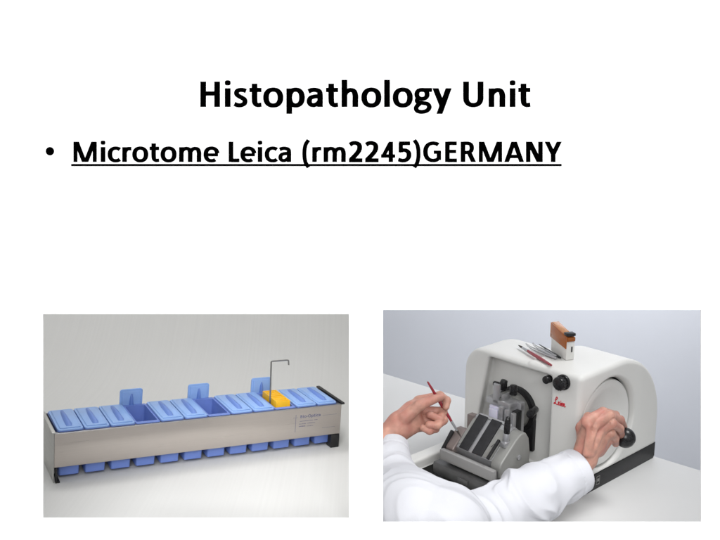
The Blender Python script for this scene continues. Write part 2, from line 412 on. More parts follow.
# ================================================================== LEFT BOOTH: grey paper sweep
RL = np.array([-0.654, 1.7183, 0.0737]); RYAW, RROLL, RTILT = 0.4941, 0.0682, -0.0626     # the paper lies on a slightly sloping bench
def rotm(y, r, t):
    return np.array((Matrix.Rotation(t, 3, 'X') @ Matrix.Rotation(r, 3, 'Y') @ Matrix.Rotation(y, 3, 'Z')))
def make_sweep():
    prof = [(-0.34, 0.0), (0.62, 0.0)]
    for a in np.linspace(0, PI/2, 20)[1:]: prof.append((0.62 + 0.5*math.sin(a), 0.5 - 0.5*math.cos(a)))
    prof.append((1.12, 1.6))
    M = rotm(0, RROLL, RTILT); n = len(prof)
    V = []
    for xw in (-2.2, -0.0105):        # both side edges of the paper are plumb
        for y, z in prof:
            q = RL + M @ np.array([0, y, z]); e = M @ np.array([1.0, 0, 0]); V.append(q + e * ((xw - q[0]) / e[0]))
    Fc = [(i, i+1, n+i+1, n+i) for i in range(n-1)]
    tag(link_mesh('backdrop', V, Fc, M_sweep, smooth=True), kind='structure')
    x = -0.013; V = [(x, 1.50, -0.3), (x, 3.10, -0.3), (x, 3.10, 1.0), (x, 1.70, 1.0)]; V += [(a+0.005, b, c) for a, b, c in V]
    tag(link_mesh('added_partition', V, [(0, 1, 2, 3), (4, 5, 6, 7), (0, 1, 5, 4), (1, 2, 6, 5), (2, 3, 7, 6), (3, 0, 4, 7)], M_part), kind='structure')  # added divider between the booths, white to reflect in the rack
make_sweep()

# ------------------------------------------------------------------ the staining rack
RM = rotm(RYAW, RROLL, RTILT)
RSC = (1.0, 1.105, 0.922)
def rack_w(x, y, z): return RL + RM @ (np.array([x, y, z]) * RSC)
def rack_pose(o, loc):
    o.rotation_mode = 'ZYX'; o.location = tuple(loc); o.rotation_euler = (RTILT, RROLL, RYAW); o.scale = RSC
    return o
RLEN = 0.683
rack = tag(rack_pose(empty('staining_rack', RL), RL), 'long brushed steel rack on short black legs holding a row of blue dishes', 'rack')
MB().box(0, RLEN, -0.0015, 0, 0.038, 0.1195, 0.0006).build('front_panel', M_steel, rack)
MB().box(0, RLEN, -0.0022, 0.007, 0.1195, 0.1212, 0.0005).build('rim', M_silver, rack)
MB().box(0, RLEN, 0.120, 0.1215, 0.038, 0.121, 0.0005).build('back_panel', M_steel, rack)
MB().box(-0.0015, 0, 0.0005, 0.1195, 0.0, 0.121, 0.0005).build('end_panel', M_steel_dark, rack)
MB().box(RLEN, RLEN+0.0015, 0.0005, 0.1195, 0.0, 0.121, 0.0005).build('end_panel', M_steel_dark, rack)
MB().prism([(-0.003, 0.0), (0.007, 0.0), (0.007, 0.008), (0.0035, 0.036), (-0.003, 0.036)], 'x', 0.0025, 0.006, 0.0005).box(0.0062, 0.012, -0.003, 0.040, 0, 0.004, 0.0008).build('leg', M_black, rack)
MB().box(0.0025, 0.010, 0.100, 0.117, 0, 0.036, 0.0008).build('leg', M_black, rack)
MB().box(RLEN-0.024, RLEN-0.001, -0.003, 0.020, 0.0, 0.037, 0.0012).build('leg', M_black, rack)
MB().box(RLEN-0.022, RLEN-0.001, 0.098, 0.119, 0.0, 0.037, 0.0012).build('leg', M_black, rack)
MB().box(RLEN-0.003, RLEN+0.006, -0.006, 0.126, 0.1212, 0.1262, 0.0008).build('end_rail', M_black, rack)
MB().box(-0.006, 0.002, -0.004, 0.126, 0.1212, 0.1245, 0.0008).build('end_rail', M_steel_dark, rack)
# etched print at the right of the front panel
def on_panel(x0, z0): return lambda x, y, h: (x0 + x, -0.0015 - h, z0 + y)
pr_ = lettering('printed_text', 'Bio-Optica', on_panel(0.571, 0.0935), 0.0128, M_etch, rack, thick=0.0003)
mb = MB()
for (x0, x1, z, hh) in ((0.571, 0.606, 0.084, 0.0017), (0.610, 0.618, 0.084, 0.0017), (0.569, 0.588, 0.0765, 0.0016), (0.592, 0.612, 0.0765, 0.0016), (0.569, 0.586, 0.0695, 0.0022), (0.590, 0.607, 0.0690, 0.0013)):
    x = x0
    while x < x1:
        w = random.uniform(0.0009, 0.0022); mb.box(x, min(x+w, x1+0.0005), -0.0018, -0.00152, z, z+hh*random.uniform(0.75, 1.15)); x += w + 0.0006
mb.build('small_print', M_etch, rack)
MB().box(0.5595, 0.5605, -0.0018, -0.00152, 0.056, 0.104).build('printed_line', M_etch, rack)
mb = MB(); mb.box(0.553, 0.566, -0.0018, -0.00152, 0.0955, 0.0960)
mb.build('printed_line', M_etch, rack)
MB().box(0.632, 0.672, -0.0018, -0.00152, 0.0945, 0.0950).build('printed_line', M_etch, rack)
MB().box(0.632, 0.668, -0.0018, -0.00152, 0.0595, 0.0600).build('printed_line', M_etch, rack)

# ------------------------------------------------------------------ twelve blue dishes
PITCHD = 0.0555
ORD = ['first', 'second', 'third', 'fourth', 'fifth', 'sixth', 'seventh', 'eighth', 'ninth', 'tenth', 'eleventh', 'twelfth']
def dish_shell():
    """tapered open box with a rim and wall thickness"""
    mb = MB(); W = 0.0485; x0 = -W/2
    def ring(hx, y0, y1, z): return [(-hx, y0, z), (hx, y0, z), (hx, y1, z), (-hx, y1, z)]
    rings = [ring(0.0190, 0.016, 0.102, 0.0080), ring(0.0205, 0.0145, 0.1035, 0.0095), ring(0.0240, 0.009, 0.111, 0.121), ring(0.0265, 0.0012, 0.1188, 0.1222), ring(0.0265, 0.0012, 0.1188, 0.1240),
             ring(0.0232, 0.011, 0.109, 0.1240), ring(0.0207, 0.0140, 0.1050, 0.055)]
    V = [p for r in rings for p in r]; Fc = [(3, 2, 1, 0)]
    for k in range(len(rings)-1):
        for i in range(4): Fc.append((4*k+i, 4*k+(i+1) % 4, 4*k+4+(i+1) % 4, 4*k+4+i))
    b = 4*(len(rings)-1); Fc.append((b, b+1, b+2, b+3))
    bm = bmesh.new(); vs = [bm.verts.new(v) for v in V]
    for f in Fc: bm.faces.new([vs[i] for i in f])
    ed = [e for e in bm.edges if abs(e.verts[0].co.z - e.verts[1].co.z) > 0.001 or e.verts[0].co.z < 0.009]
    bmesh.ops.bevel(bm, geom=ed, offset=0.003, segments=3, profile=0.5, affect='EDGES')
    mb.merge(bm); return mb
def lid_mb():
    """lid lying in the xy plane, y 0..0.117; hand ridge across it is a separate sub-part"""
    mb = MB()
    cs = [(sx*(0.0206 + 0.006*math.cos(a)), 0.05875 + sy*(0.05275 + 0.006*math.sin(a))) for sx, sy, r in ((1, 1, 0), (-1, 1, 1), (-1, -1, 0), (1, -1, 1)) for a in (np.linspace(0, PI/2, 5) if not r else np.linspace(PI/2, 0, 5))]
    mb.prism(cs, 'z', 0.0, 0.0036, 0.0009)
    mb.prism([(-0.0222, 0.0037), (0.0222, 0.0037), (0.0205, 0.0060), (-0.0205, 0.0060)], 'y', 0.005, 0.112, 0.0009)
    return mb
def ridge_mb():
    mb = MB(); b = bmesh.new()
    prof = [(0.012, 0.0072, 0.0005), (0.024, 0.0078, 0.0058), (0.065, 0.0066, 0.0070), (0.096, 0.0040, 0.0052), (0.106, 0.0020, 0.0006)]
    rows = []
    for y, hw, hz in prof:
        rows.append([b.verts.new((x, y, 0.0060 + z)) for x, z in ((-hw, -0.0004), (-hw*0.55, hz*0.8), (0, hz), (hw*0.55, hz*0.8), (hw, -0.0004))])
    for r0, r1 in zip(rows[:-1], rows[1:]):
        for i in range(4): b.faces.new((r0[i], r0[i+1], r1[i+1], r1[i]))
        b.faces.new((r0[4], r0[0], r1[0], r1[4]))
    b.faces.new(rows[0][::-1]); b.faces.new(rows[-1])
    mb.merge(b); return mb
def make_dish():
    d = rack_pose(empty('staining_dish', (0, 0, 0)), (0, 0, 0))
    dish_shell().build('dish_body', M_blue, d, 40)
    l = lid_mb().build('lid', M_blue_lid, d); r = ridge_mb().build('handle', M_blue_rib, l, 60)
    l.location = (0, 0.0005, 0.1243)
    return d
proto = make_dish()
def copy_tree(o, parent=None):
    c = o.copy(); COL.objects.link(c); c.parent = parent
    for ch in o.children: copy_tree(ch, c)
    return c
PLACES = ['with closed lid at the dark left end of the steel rack', 'with closed lid, next to the leftmost dish of the rack', 'with closed lid, just left of the leftmost open dish',
          'standing open, leftmost of the open ones, its lid upright behind it', 'with closed lid, just right of the leftmost open dish', 'with closed lid, just left of the middle open dish',
          'standing open in the middle of the rack, its lid upright behind it', 'with closed lid, just right of the middle open dish', 'with closed lid, just left of the dish with the yellow holder',
          'holding the yellow slide holder, its lid upright behind it', 'with closed lid, just right of the yellow slide holder', 'with closed lid at the right end of the rack']
dishes = []
for k in range(12):
    dishes.append(proto if k == 0 else copy_tree(proto))
for k, d in enumerate(dishes):
    d.location = tuple(rack_w(0.0336 + PITCHD*k, 0.0, 0.0))
    tag(d, 'blue staining dish ' + PLACES[k], 'dish', 'blue staining dishes in the steel rack')
    if k in (3, 6, 9):
        l = [c for c in d.children if c.name.startswith('lid')][0]
        l.rotation_euler = (math.radians(91 + 0.7*(k % 4)), 0, 0); l.location = (-0.006 - 0.0025*(k // 3 - 1), 0.1285, 0.046 + 0.002*(k % 2))
        l['label'] = 'open lid standing upright behind its dish'

# ------------------------------------------------------------------ yellow slide holder with its wire handle
sh = tag(rack_pose(empty('slide_holder', RL), rack_w(0.0336 + PITCHD*9, 0.0, 0.034)), 'yellow slide holder with a bent steel wire handle standing in an open blue dish', 'slide holder')
mb = MB()
mb.box(-0.0165, -0.0135, 0.020, 0.100, 0, 0.102, 0.0008).box(0.0175, 0.0205, 0.020, 0.100, 0, 0.102, 0.0008)
for k in range(14): mb.box(-0.0137, 0.0177, 0.0215 + k*0.0058, 0.0245 + k*0.0058, 0.002, 0.101 + 0.0012*(k % 2), 0.0006)
mb.box(-0.0137, 0.0177, 0.0225, 0.098, 0.002, 0.0955)
mb.build('holder_body', M_yellow, sh)
hw = MB().tube([(-0.0185, 0.045, 0.03), (-0.021, 0.045, 0.10), (-0.0235, 0.045, 0.201), (-0.0228, 0.045, 0.2035), (-0.0205, 0.045, 0.204), (0.019, 0.045, 0.204), (0.0215, 0.045, 0.2033), (0.0222, 0.0447, 0.201), (0.0223, 0.043, 0.191)], 0.0019, 10)
hw.build('handle', M_wire, sh)

# ================================================================== RIGHT BOOTH: table, wall
def make_table():
    a = G(383, 373); b = G(700, 470); d = (b - a) / np.linalg.norm(b - a)
    A = a - d*0.09; B = b + d*0.9
    A = a + d * ((0.0 - a[0]) / d[0])
    pts = [A[:2], B[:2], (B[0] - 0.9, 1.40), (0.0, 1.40)]
    pts = [A[:2], B[:2], (B[0]-0.35, 1.42), (0.0, 1.42)]
    mb = MB(); mb.prism([tuple(p) for p in pts], 'z', -0.028, 0.0, 0.003, 3)
    tag(mb.build('tabletop', M_table), kind='structure')
make_table()
V = [(-0.007, 3.9, -1.0), (3.4, 3.5, -1.0), (3.4, 3.5, 2.6), (-0.007, 3.9, 2.6)]
V += [(x, y+0.05, z) for x, y, z in V]
tag(link_mesh('wall', V, [(0, 1, 2, 3), (4, 5, 6, 7), (0, 1, 5, 4), (1, 2, 6, 5), (2, 3, 7, 6), (3, 0, 4, 7)], M_wall), kind='structure')

# ------------------------------------------------------------------ the microtome
MC = np.array([0.4751, 1.7763, 0.0]); MZ = math.radians(-48.285)
MX = np.array([math.cos(MZ), math.sin(MZ), 0]); MY = np.array([-math.sin(MZ), math.cos(MZ), 0])
def mw(x, y, z): return MC + x*MX + y*MY + np.array([0, 0, z])
def m_onX(u, v, x):
    q = PLN(u, v, MC + x*MX, MX) - MC
    return np.array([q@MX, q@MY, q[2]])
mt = tag(empty('microtome', MC, MZ), 'off white laboratory microtome with a handwheel on its side and a knife block in front', 'microtome')
WY, WZ, WR = 0.1155, 0.152, 0.1015
def housing(X, Y, Z):
    prof = rbox2(Y, Z, 0.0, 0.342, 0.036, 0.2905, (0.012, 0.012, 0.004, 0.004))
    prof = np.where((Y > 0.157) & (Z > 0.1055), np.maximum(prof, np.sqrt((Y-0.157)**2 + (Z-0.1055)**2) - 0.185), prof)
    right = rinter(prof, np.abs(X + 0.075) - 0.075, 0.011)
    # dished recess round the handwheel
    rr = np.sqrt((Y-WY)**2 + (Z-WZ)**2)
    dish = np.maximum(rr - WR - 0.0070 - 0.45*np.maximum(X + 0.006, -0.004), -(X + 0.0195))
    right = smax(right, -dish, 0.004)
    # left shell
    pxz = rbox2(X, Z, -0.333, -0.06, 0.030, 0.2905, (0.066, 0.004, 0.004, 0.01))
    pyz = rbox2(Y, Z, 0.0, 0.215, 0.030, 0.2905, (0.014, 0.125, 0.004, 0.004))
    left = rinter(pxz, pyz, 0.012)
    cut = rinter(rinter(-(X + 0.262 + 0.18*(0.27 - Z)) - 0.35*(Y - 0.02), X + 0.077, 0.004), rinter(Z - 0.2725, Y - 0.030, 0.006), 0.006)
    d = smax(np.minimum(right, left), -cut, 0.008)
    # base deck that carries the knife block
    deck = rinter(rbox2(X, Y, -0.358, -0.03, -0.240, 0.06, (0.05, 0.02, 0.03, 0.06)), np.abs(Z - 0.020) - 0.018, 0.006)
    well = rinter(rbox2(X, Y, -0.322, -0.075, -0.216, 0.018, (0.01, 0.01, 0.02, 0.03)), -(Z - 0.012), 0.004)
    deck = smax(deck, -well, 0.006)
    return np.minimum(d, deck)
sdf_object('housing', housing, (-0.368, -0.250, -0.004), (0.010, 0.355, 0.300), 0.0021, M_house, mt)
MB().prism([(0.006, 0.0), (0.334, 0.0), (0.339, 0.006), (0.339, 0.042), (0.006, 0.0345)], 'x', -0.148, -0.0012, 0.0012).box(-0.325, -0.148, 0.020, 0.205, 0.0, 0.029, 0.001).build('base', M_black, mt)
tray = MB().prism([(-0.319, -0.188), (-0.300, -0.213), (-0.095, -0.213), (-0.077, -0.195), (-0.077, 0.016), (-0.319, 0.016)], 'z', 0.0125, 0.0150, 0.0008).build('waste_tray', M_deep, mt)
# sockets and marks on the base
mb = MB()
for (y, r) in ((0.050, 0.0055), (0.052, 0.003)): mb.cyl((-0.0016, y, 0.019), (0.0006, y, 0.019), r, 20, bev=0.0003)
mb.box(-0.0016, 0.0006, 0.072, 0.079, 0.0225, 0.0245).box(-0.0016, 0.0006, 0.085, 0.0855, 0.012, 0.031).box(-0.0016, 0.0006, 0.0975, 0.098, 0.012, 0.031).box(-0.0016, 0.0006, 0.085, 0.098, 0.0305, 0.031).box(-0.0016, 0.0006, 0.085, 0.098, 0.0115, 0.012).box(-0.0016, 0.0006, 0.088, 0.095, 0.019, 0.025)
mb.build('socket_marks', M_bracket, mt)
# handwheel
MB().cyl((-0.0196, WY, WZ), (-0.0186, WY, WZ), WR + 0.0062, 72).build('wheel_gap_shade', M_deep, mt)  # black disc in the recess, drawn as the shade round the wheel
hwl = MB().lathe((-0.0200, WY, WZ), (1, 0, 0), [(0, WR), (0.006, WR), (0.0105, WR-0.0012), (0.0125, WR-0.004), (0.0128, WR-0.020), (0.0098, WR-0.026), (0.0098, 0.02), (0.0098, 0.0)], 96).build('handwheel', M_house, mt, 30)
KY, KZ = 0.1905, 0.1125
kn = m_onX(626, 438, 0.062); KY, KZ = kn[1], kn[2]
MB().cyl((-0.003, WY, WZ), (0.006, WY, WZ), 0.016, 32, bev=0.002).build('hub', M_knob, hwl)
mb = MB(); prof = [(0, 0.007), (0.026, 0.008), (0.040, 0.010)]
for a in np.linspace(-60, 90, 18): prof.append((0.062 + 0.0225*math.sin(math.radians(a)), 0.0225*math.cos(math.radians(a))))
mb.lathe((-0.002, KY, KZ), (1, 0, 0), prof, 40); mb.build('crank_knob', M_knob, hwl, 60)
# black knobs near the top of the front strip
def m_onY(u, v, y):
    q = PLN(u, v, MC + y*MY, MY) - MC
    return np.array([q@MX, q@MY, q[2]])
k1 = m_onY(560, 383.5, -0.014)
mb = MB(); mb.cyl((k1[0], 0.001, k1[2]), (k1[0], -0.006, k1[2]), 0.0175, 32, bev=0.0015); mb.cyl((k1[0], -0.006, k1[2]), (k1[0], -0.022, k1[2]), 0.0145, 24, bev=0.0022)
for k in range(16):
    a = 2*PI*k/16; mb.tube([(k1[0]+0.0143*math.cos(a), -0.007, k1[2]+0.0143*math.sin(a)), (k1[0]+0.0143*math.cos(a), -0.0195, k1[2]+0.0143*math.sin(a))], 0.0014, 6)
mb.build('knob', M_knob, mt)
k2 = m_onY(546, 380, -0.005)
MB().cyl((k2[0], 0.024, k2[2]), (k2[0], -0.008, k2[2]), 0.0088, 24, bev=0.0015).build('knob', M_knob, mt)
# red script mark on the front strip
lg = m_onY(554.0, 403.5, -0.0006)
W_ = 0.0255; Hh = 0.0185
def lgp(pts): return [(lg[0] + 0.001 + x*W_, -0.0007, lg[2] - 0.002 + y*Hh) for x, y in cr(pts, 6)]
mb = MB()
mb.tube(lgp([(.04, .58), (.16, .66), (.28, .86), (.26, 1.02), (.17, .98), (.12, .70), (.11, .40), (.05, .16), (-.04, .12), (.00, .26), (.10, .26), (.22, .12), (.34, .12), (.42, .26), (.50, .44), (.46, .54), (.40, .44), (.41, .20), (.49, .12), (.57, .24), (.63, .50)]), 0.00095, 8)
mb.tube(lgp([(.63, .50), (.61, .22), (.66, .12), (.72, .22), (.82, .46), (.76, .52), (.71, .36), (.74, .16), (.82, .12), (.89, .28), (1.02, .50), (.93, .52), (.87, .34), (.90, .14), (.97, .22), (1.04, .48), (1.02, .22), (1.08, .12), (1.16, .22)]), 0.0009, 8)
mb.tube(lgp([(.645, .66), (.66, .72)]), 0.0012, 8)
mb.build('logo', M_logo, mt)

# specimen head: disc, black ring, clamp
DX, DZ = -0.188, 0.157
MB().cyl((DX, 0.034, DZ), (DX, 0.019, DZ), 0.0545, 56, bev=0.001).box(-0.180, -0.134, 0.0205, 0.034, 0.065, 0.145, 0.004).build('guide_ring', M_black, mt)
hd = MB().cyl((DX-0.004, 0.022, DZ-0.002), (DX-0.004, -0.008, DZ-0.002), 0.0465, 56, bev=0.003)
head = hd.build('specimen_head', M_bracket, mt)
mb = MB()
mb.box(-0.212, -0.140, -0.022, -0.007, 0.122, 0.196, 0.002)            # back plate
mb.box(-0.218, -0.150, -0.052, -0.020, 0.184, 0.199, 0.0022)           # upper jaw
mb.box(-0.198, -0.181, -0.052, -0.045, 0.190, 0.236, 0.0012)           # upright plate
mb.box(-0.1785, -0.1745, -0.046, -0.020, 0.198, 0.212, 0.001)
mb.box(-0.173, -0.162, -0.062, -0.020, 0.122, 0.190, 0.0016)           # columns of the slide
mb.box(-0.159, -0.150, -0.058, -0.020, 0.122, 0.186, 0.0016)
mb.box(-0.147, -0.138, -0.050, -0.022, 0.118, 0.178, 0.0015)
mb.build('clamp', M_silver, head)
MB().box(-0.1745, -0.137, -0.040, -0.0215, 0.118, 0.180, 0.001).build('clamp_gap_shade', M_black, head)  # black fill painted in as shade between the clamp columns
MB().cyl((-0.179, -0.046, 0.205), (-0.179, -0.046, 0.186), 0.004, 16).build('clamp_screw', M_wire, head)
MB().cyl((-0.1675, -0.0645, 0.150), (-0.1675, -0.060, 0.150), 0.0045, 18, bev=0.0006).build('clamp_screw', M_wire, head)
MB().cyl((-0.1675, -0.0645, 0.134), (-0.1675, -0.060, 0.134), 0.003, 18, bev=0.0006).build('clamp_screw', M_wire, head)
k = m_onY(513.5, 389, -0.02)
MB().cyl((k[0], -0.02, k[2]-0.014), (k[0], -0.02, k[2]+0.009), 0.0088, 22, bev=0.0015).build('clamp_knob', M_knob, head)
k = m_onY(505, 383, 0.0)
MB().cyl((k[0]-0.004, -0.006, k[2]-0.015), (k[0], -0.002, k[2]+0.008), 0.0115, 18, r2=0.008, bev=0.002).cyl((k[0]-0.032, 0.0, k[2]-0.010), (k[0]-0.004, -0.002, k[2]-0.006), 0.006, 16, bev=0.001).build('clamp_lever', M_knob, head)
k = m_onY(531, 414.5, -0.022)
MB().cyl((k[0]-0.012, 0.010, k[2]+0.001), (k[0]-0.001, -0.026, k[2]), 0.0086, 22, bev=0.0016).build('clamp_knob', M_knob, head)

# knife holder
kh = MB()
kh.box(-0.258, -0.094, -0.183, -0.020, 0.036, 0.064, 0.003)
kh.box(-0.246, -0.104, -0.165, -0.020, 0.0155, 0.037, 0.003)
kh.box(-0.250, -0.098, -0.150, -0.045, 0.063, 0.073, 0.002)
kh.box(-0.180, -0.150, -0.1875, -0.182, 0.041, 0.055, 0.0015)
kh.box(-0.265, -0.257, -0.176, -0.120, 0.040, 0.056, 0.002)
holder = kh.build('knife_holder', M_alu_dark, mt)
MB().prism([(-0.148, 0.073), (-0.151, 0.104), (-0.086, 0.163), (-0.076, 0.163), (-0.060, 0.150), (-0.045, 0.073)], 'x', -0.218, -0.111, 0.0014).build('pressure_plate', M_alu, holder)
# inclined frame for things on the plate
p0 = np.array([-0.151, 0.104]); p1 = np.array([-0.086, 0.163]); dl = (p1-p0)/np.linalg.norm(p1-p0); nl = np.array([-dl[1], dl[0]])
def incl(x0, x1, s0, s1, h0, h1, mb, bev=0.0006):
    L = np.linalg.norm(p1-p0)
    c = [p0 + dl*s0*L + nl*h0, p0 + dl*s1*L + nl*h0, p0 + dl*s1*L + nl*h1, p0 + dl*s0*L + nl*h1]
    mb.prism([tuple(q) for q in c], 'x', x0, x1, bev)
mb = MB(); incl(-0.2085, -0.1825, 0.0, 1.04, 0.0003, 0.0030, mb); incl(-0.1705, -0.1425, 0.0, 1.04, 0.0003, 0.0030, mb); mb.build('black_strip', M_rubber, holder)
mb = MB(); incl(-0.2175, -0.2095, 0.1, 0.9, 0.0003, 0.0020, mb); incl(-0.1410, -0.1165, 0.02, 0.86, 0.0003, 0.0024, mb); mb.build('side_plate', M_bracket, holder)
MB().prism([(-0.0855, 0.1640), (-0.0808, 0.1685), (-0.0800, 0.1683), (-0.0825, 0.1636)], 'x', -0.2100, -0.1170).build('blade', M_silver, holder)
# warning triangle on the side plate
mb = MB(); L = np.linalg.norm(p1-p0)
def ip(x, s, h): q = p0 + dl*s + nl*h; return (x, q[0], q[1])
tri = [(-0.1335, 0.030), (-0.1215, 0.030), (-0.1275, 0.0415)]
mb.tube([ip(*tri[0], 0.0026), ip(*tri[1], 0.0026), ip(*tri[2], 0.0026), ip(*tri[0], 0.0026)], 0.0006, 6); mb.tube([ip(-0.1275, 0.0325, 0.0026), ip(-0.1275, 0.0375, 0.0026)], 0.0005, 6)
mb.build('warning_mark', M_black, holder)
MB().box(-0.242, -0.086, -0.180, -0.166, 0.0735, 0.0985, 0.003).build('finger_guard', M_clear, holder)
MB().box(-0.238, -0.090, -0.1655, -0.1525, 0.073, 0.092, 0.002).build('blade_rail', M_alu_dark, holder)
ck = [(-0.156, 0.073), (-0.160, 0.100), (-0.156, 0.110), (-0.108, 0.150), (-0.090, 0.160), (-0.074, 0.159), (-0.062, 0.143), (-0.056, 0.110), (-0.058, 0.073)]
MB().prism(ck, 'x', -0.1115, -0.083, 0.004, 3).build('side_cheek', M_bracket, holder)
cl = [(-0.157, 0.074), (-0.161, 0.098), (-0.156, 0.104), (-0.122, 0.134), (-0.108, 0.134), (-0.098, 0.118), (-0.098, 0.074)]
MB().prism(cl, 'x', -0.2445, -0.2185, 0.003, 3).build('side_cheek', M_brown, holder)
MB().prism([(-0.166, 0.113), (-0.128, 0.146), (-0.131, 0.150), (-0.169, 0.117)], 'x', -0.1160, -0.1095, 0.0008).build('dark_gap', M_black, holder)
MB().prism([(-0.164, 0.088), (-0.132, 0.126), (-0.136, 0.131), (-0.168, 0.094)], 'x', -0.2490, -0.2400, 0.0015).build('dark_gap', M_black, holder)
MB().cyl((-0.0832, -0.098, 0.108), (-0.0790, -0.098, 0.108), 0.0062, 24, bev=0.001).build('screw', M_silver, holder)
MB().cyl((-0.0832, -0.126, 0.088), (-0.0815, -0.126, 0.088), 0.0036, 20, bev=0.0005).build('screw', M_black, holder)
MB().box(-0.234, -0.2165, -0.098, -0.080, 0.070, 0.163, 0.002).build('side_lug', M_brown, holder)
MB().cyl((-0.103, -0.120, 0.142), (-0.102, -0.118, 0.164), 0.0072, 20, bev=0.001).box(-0.111, -0.094, -0.132, -0.108, 0.134, 0.146, 0.003).build('lever_socket', M_alu, holder)
MB().lathe((-0.102, -0.118, 0.160), (0.02, 0.02, 1), [(0, 0.0045), (0.004, 0.0066), (0.016, 0.0072), (0.034, 0.0062), (0.041, 0.0045), (0.043, 0.001)], 20).build('lever', M_knob, holder, 60)

# specimen block held in the clamp
sb = MB(); sb.box(-0.0170, 0.0150, -0.030, 0.0, -0.0255, 0.0245, 0.0018); sb.box(-0.0130, 0.0120, -0.037, -0.029, -0.019, 0.019, 0.0025)
o = sb.build('specimen_block', M_block); o.location = tuple(mw(-0.189, -0.0235, 0.1585)); o.rotation_euler = (0, 0, MZ)
tag(o, 'pale lilac specimen block held in the silver clamp above the knife', 'specimen block')

# ------------------------------------------------------------------ things lying on top of the microtome
TOPZ = 0.2905
def brush(name, tail, tip, r, label, group=None):
    tail = Vector(tail); tip = Vector(tip); d = tip - tail; L = d.length
    o = empty(name, tip); u = d/L
    rel = lambda s: tail + u*(s*L) - tip
    MB().tube([rel(0), rel(0.01), rel(0.10), rel(0.35), rel(0.62), rel(0.70)], [r*0.25, r*0.55, r*0.72, r*1.05, r*0.95, r*0.75], 14).build('handle', M_red, o, 60)
    MB().tube([rel(0.695), rel(0.70), rel(0.86), rel(0.865)], [r*0.78, r*0.86, r*0.66, r*0.62], 14).build('ferrule', M_alu, o, 60)
    MB().tube([rel(0.855), rel(0.89), rel(0.95), rel(1.0)], [r*0.6, r*0.68, r*0.42, r*0.08], 12).build('bristles', M_bristle, o, 60)
    return tag(o, label, 'brush')
b1 = mw(-0.225, 0.069, TOPZ + 0.0042); b2 = mw(-0.083, 0.0075, TOPZ + 0.0042)
brush('brush', b2, b1, 0.0043, 'thin red brush lying on top of the microtome beside the tweezers')
def tweezers(name, joint, tip, label, curl):
    """joint and tips in microtome coordinates on its top face"""
    j = np.array([*joint, 0.0]); t_ = np.array([*tip, 0.0]); d = t_ - j; L = np.linalg.norm(d); u = d/L; s = np.array([-u[1], u[0], 0])
    o = empty(name, mw(j[0], j[1], TOPZ), MZ)
    for sg in (-1, 1):
        pts = []
        for q, w, zz in ((0, 0.0006, 0.003), (0.12, 0.0024, 0.003), (0.45, 0.0062, 0.003), (0.72, 0.0048, 0.003), (0.9, 0.0024, 0.0045), (1.0, 0.0012, 0.0085 if curl else 0.0035)):
            pts.append(u*L*q + s*w*sg + np.array([0, 0, zz]))
        mb = MB(); mb.tube([tuple(p) for p in pts], [0.0020, 0.0023, 0.0022, 0.0014, 0.0009, 0.0006], 8); mb.build('arm', M_silver, o, 60)
    MB().tube([tuple(u*L*-0.02 + np.array([0, 0, 0.003])), tuple(u*L*0.10 + np.array([0, 0, 0.003]))], [0.003, 0.0034], 8).build('joint', M_alu, o, 60)
    return tag(o, label, 'tweezers', 'tweezers on top of the microtome')
tweezers('tweezers', (-0.109, 0.058), (-0.212, 0.082), 'grey steel tweezers with curved tips lying next to the red brush on the microtome', True)
tweezers('tweezers', (-0.117, 0.0705), (-0.205, 0.098), 'grey steel tweezers lying between the other tweezers and the orange and white box', True)
o = MB().tube([(0, 0, 0), (0.004, 0, 0), (0.06, 0, 0), (0.105, 0, 0)], [0.0016, 0.0024, 0.0022, 0.0008], 10).build('probe', M_black)
q = mw(-0.104, 0.0695, TOPZ+0.0026); q2 = mw(-0.180, 0.106, TOPZ+0.0026); o.location = tuple(q); o.rotation_euler = (0, 0, math.atan2(q2[1]-q[1], q2[0]-q[0]))
tag(o, 'thin dark probe lying along the foot of the orange and white box', 'probe')

# blade dispenser
pA = np.array([-0.1555, 0.1025]); pB = np.array([-0.089, 0.069]); dv = (pB-pA); Lb = np.linalg.norm(dv)
bx = empty('blade_box', mw(pB[0], pB[1], TOPZ), MZ + math.atan2(dv[1], dv[0]))
# local: +x towards the near short end, box runs from x=-Lb to 0 and y 0..0.021
MB().box(-Lb, 0, 0, 0.0205, 0.0005, 0.044, 0.0016).build('box_body', M_white, bx)
MB().prism([(-Lb-0.004, 0.034), (-0.001, 0.027), (-0.001, 0.0445), (0.001, 0.0445), (0.001, 0.056), (-Lb-0.004, 0.069)], 'y', -0.0016, 0.0012, 0.0006).prism([(-Lb-0.002, 0.046), (0.0012, 0.0448), (0.0012, 0.054), (-Lb-0.002, 0.066)], 'y', 0.0016, 0.0205, 0.001).build('orange_cover', M_orange, bx)
MB().box(-0.015, 0.0022, -0.0015, 0.0210, 0.0570, 0.0640, 0.002).build('black_cap', M_black, bx)
MB().prism([(-Lb-0.004, 0.0668), (-0.017, 0.0565), (-0.017, 0.0585), (-Lb-0.004, 0.0695)], 'y', 0.002, 0.019, 0.0006).build('cover_rim', M_rim, bx)
MB().box(-0.0002, 0.0008, 0.0115, 0.0150, 0.0190, 0.0325, 0.0006).build('slot', M_black, bx)
tag(bx, 'small orange and white blade box with a black cap standing on the microtome', 'blade box')

# ================================================================== the person: two hands and the coat sleeves
per = empty('person', P(470, 540, 1.66))
PER0 = np.array(per.location)
tag(per, 'person in a white coat turning the handwheel and holding a red brush', 'person')
tip = mw(-0.206, -0.152, 0.113)
tip = P(461.5, 438.0, 1.945)
tail = P(427.5, 381.5, 1.905)
brush('brush', tail, tip, 0.0037, 'slender red brush held upright in the fingers, its tip at the knife block')

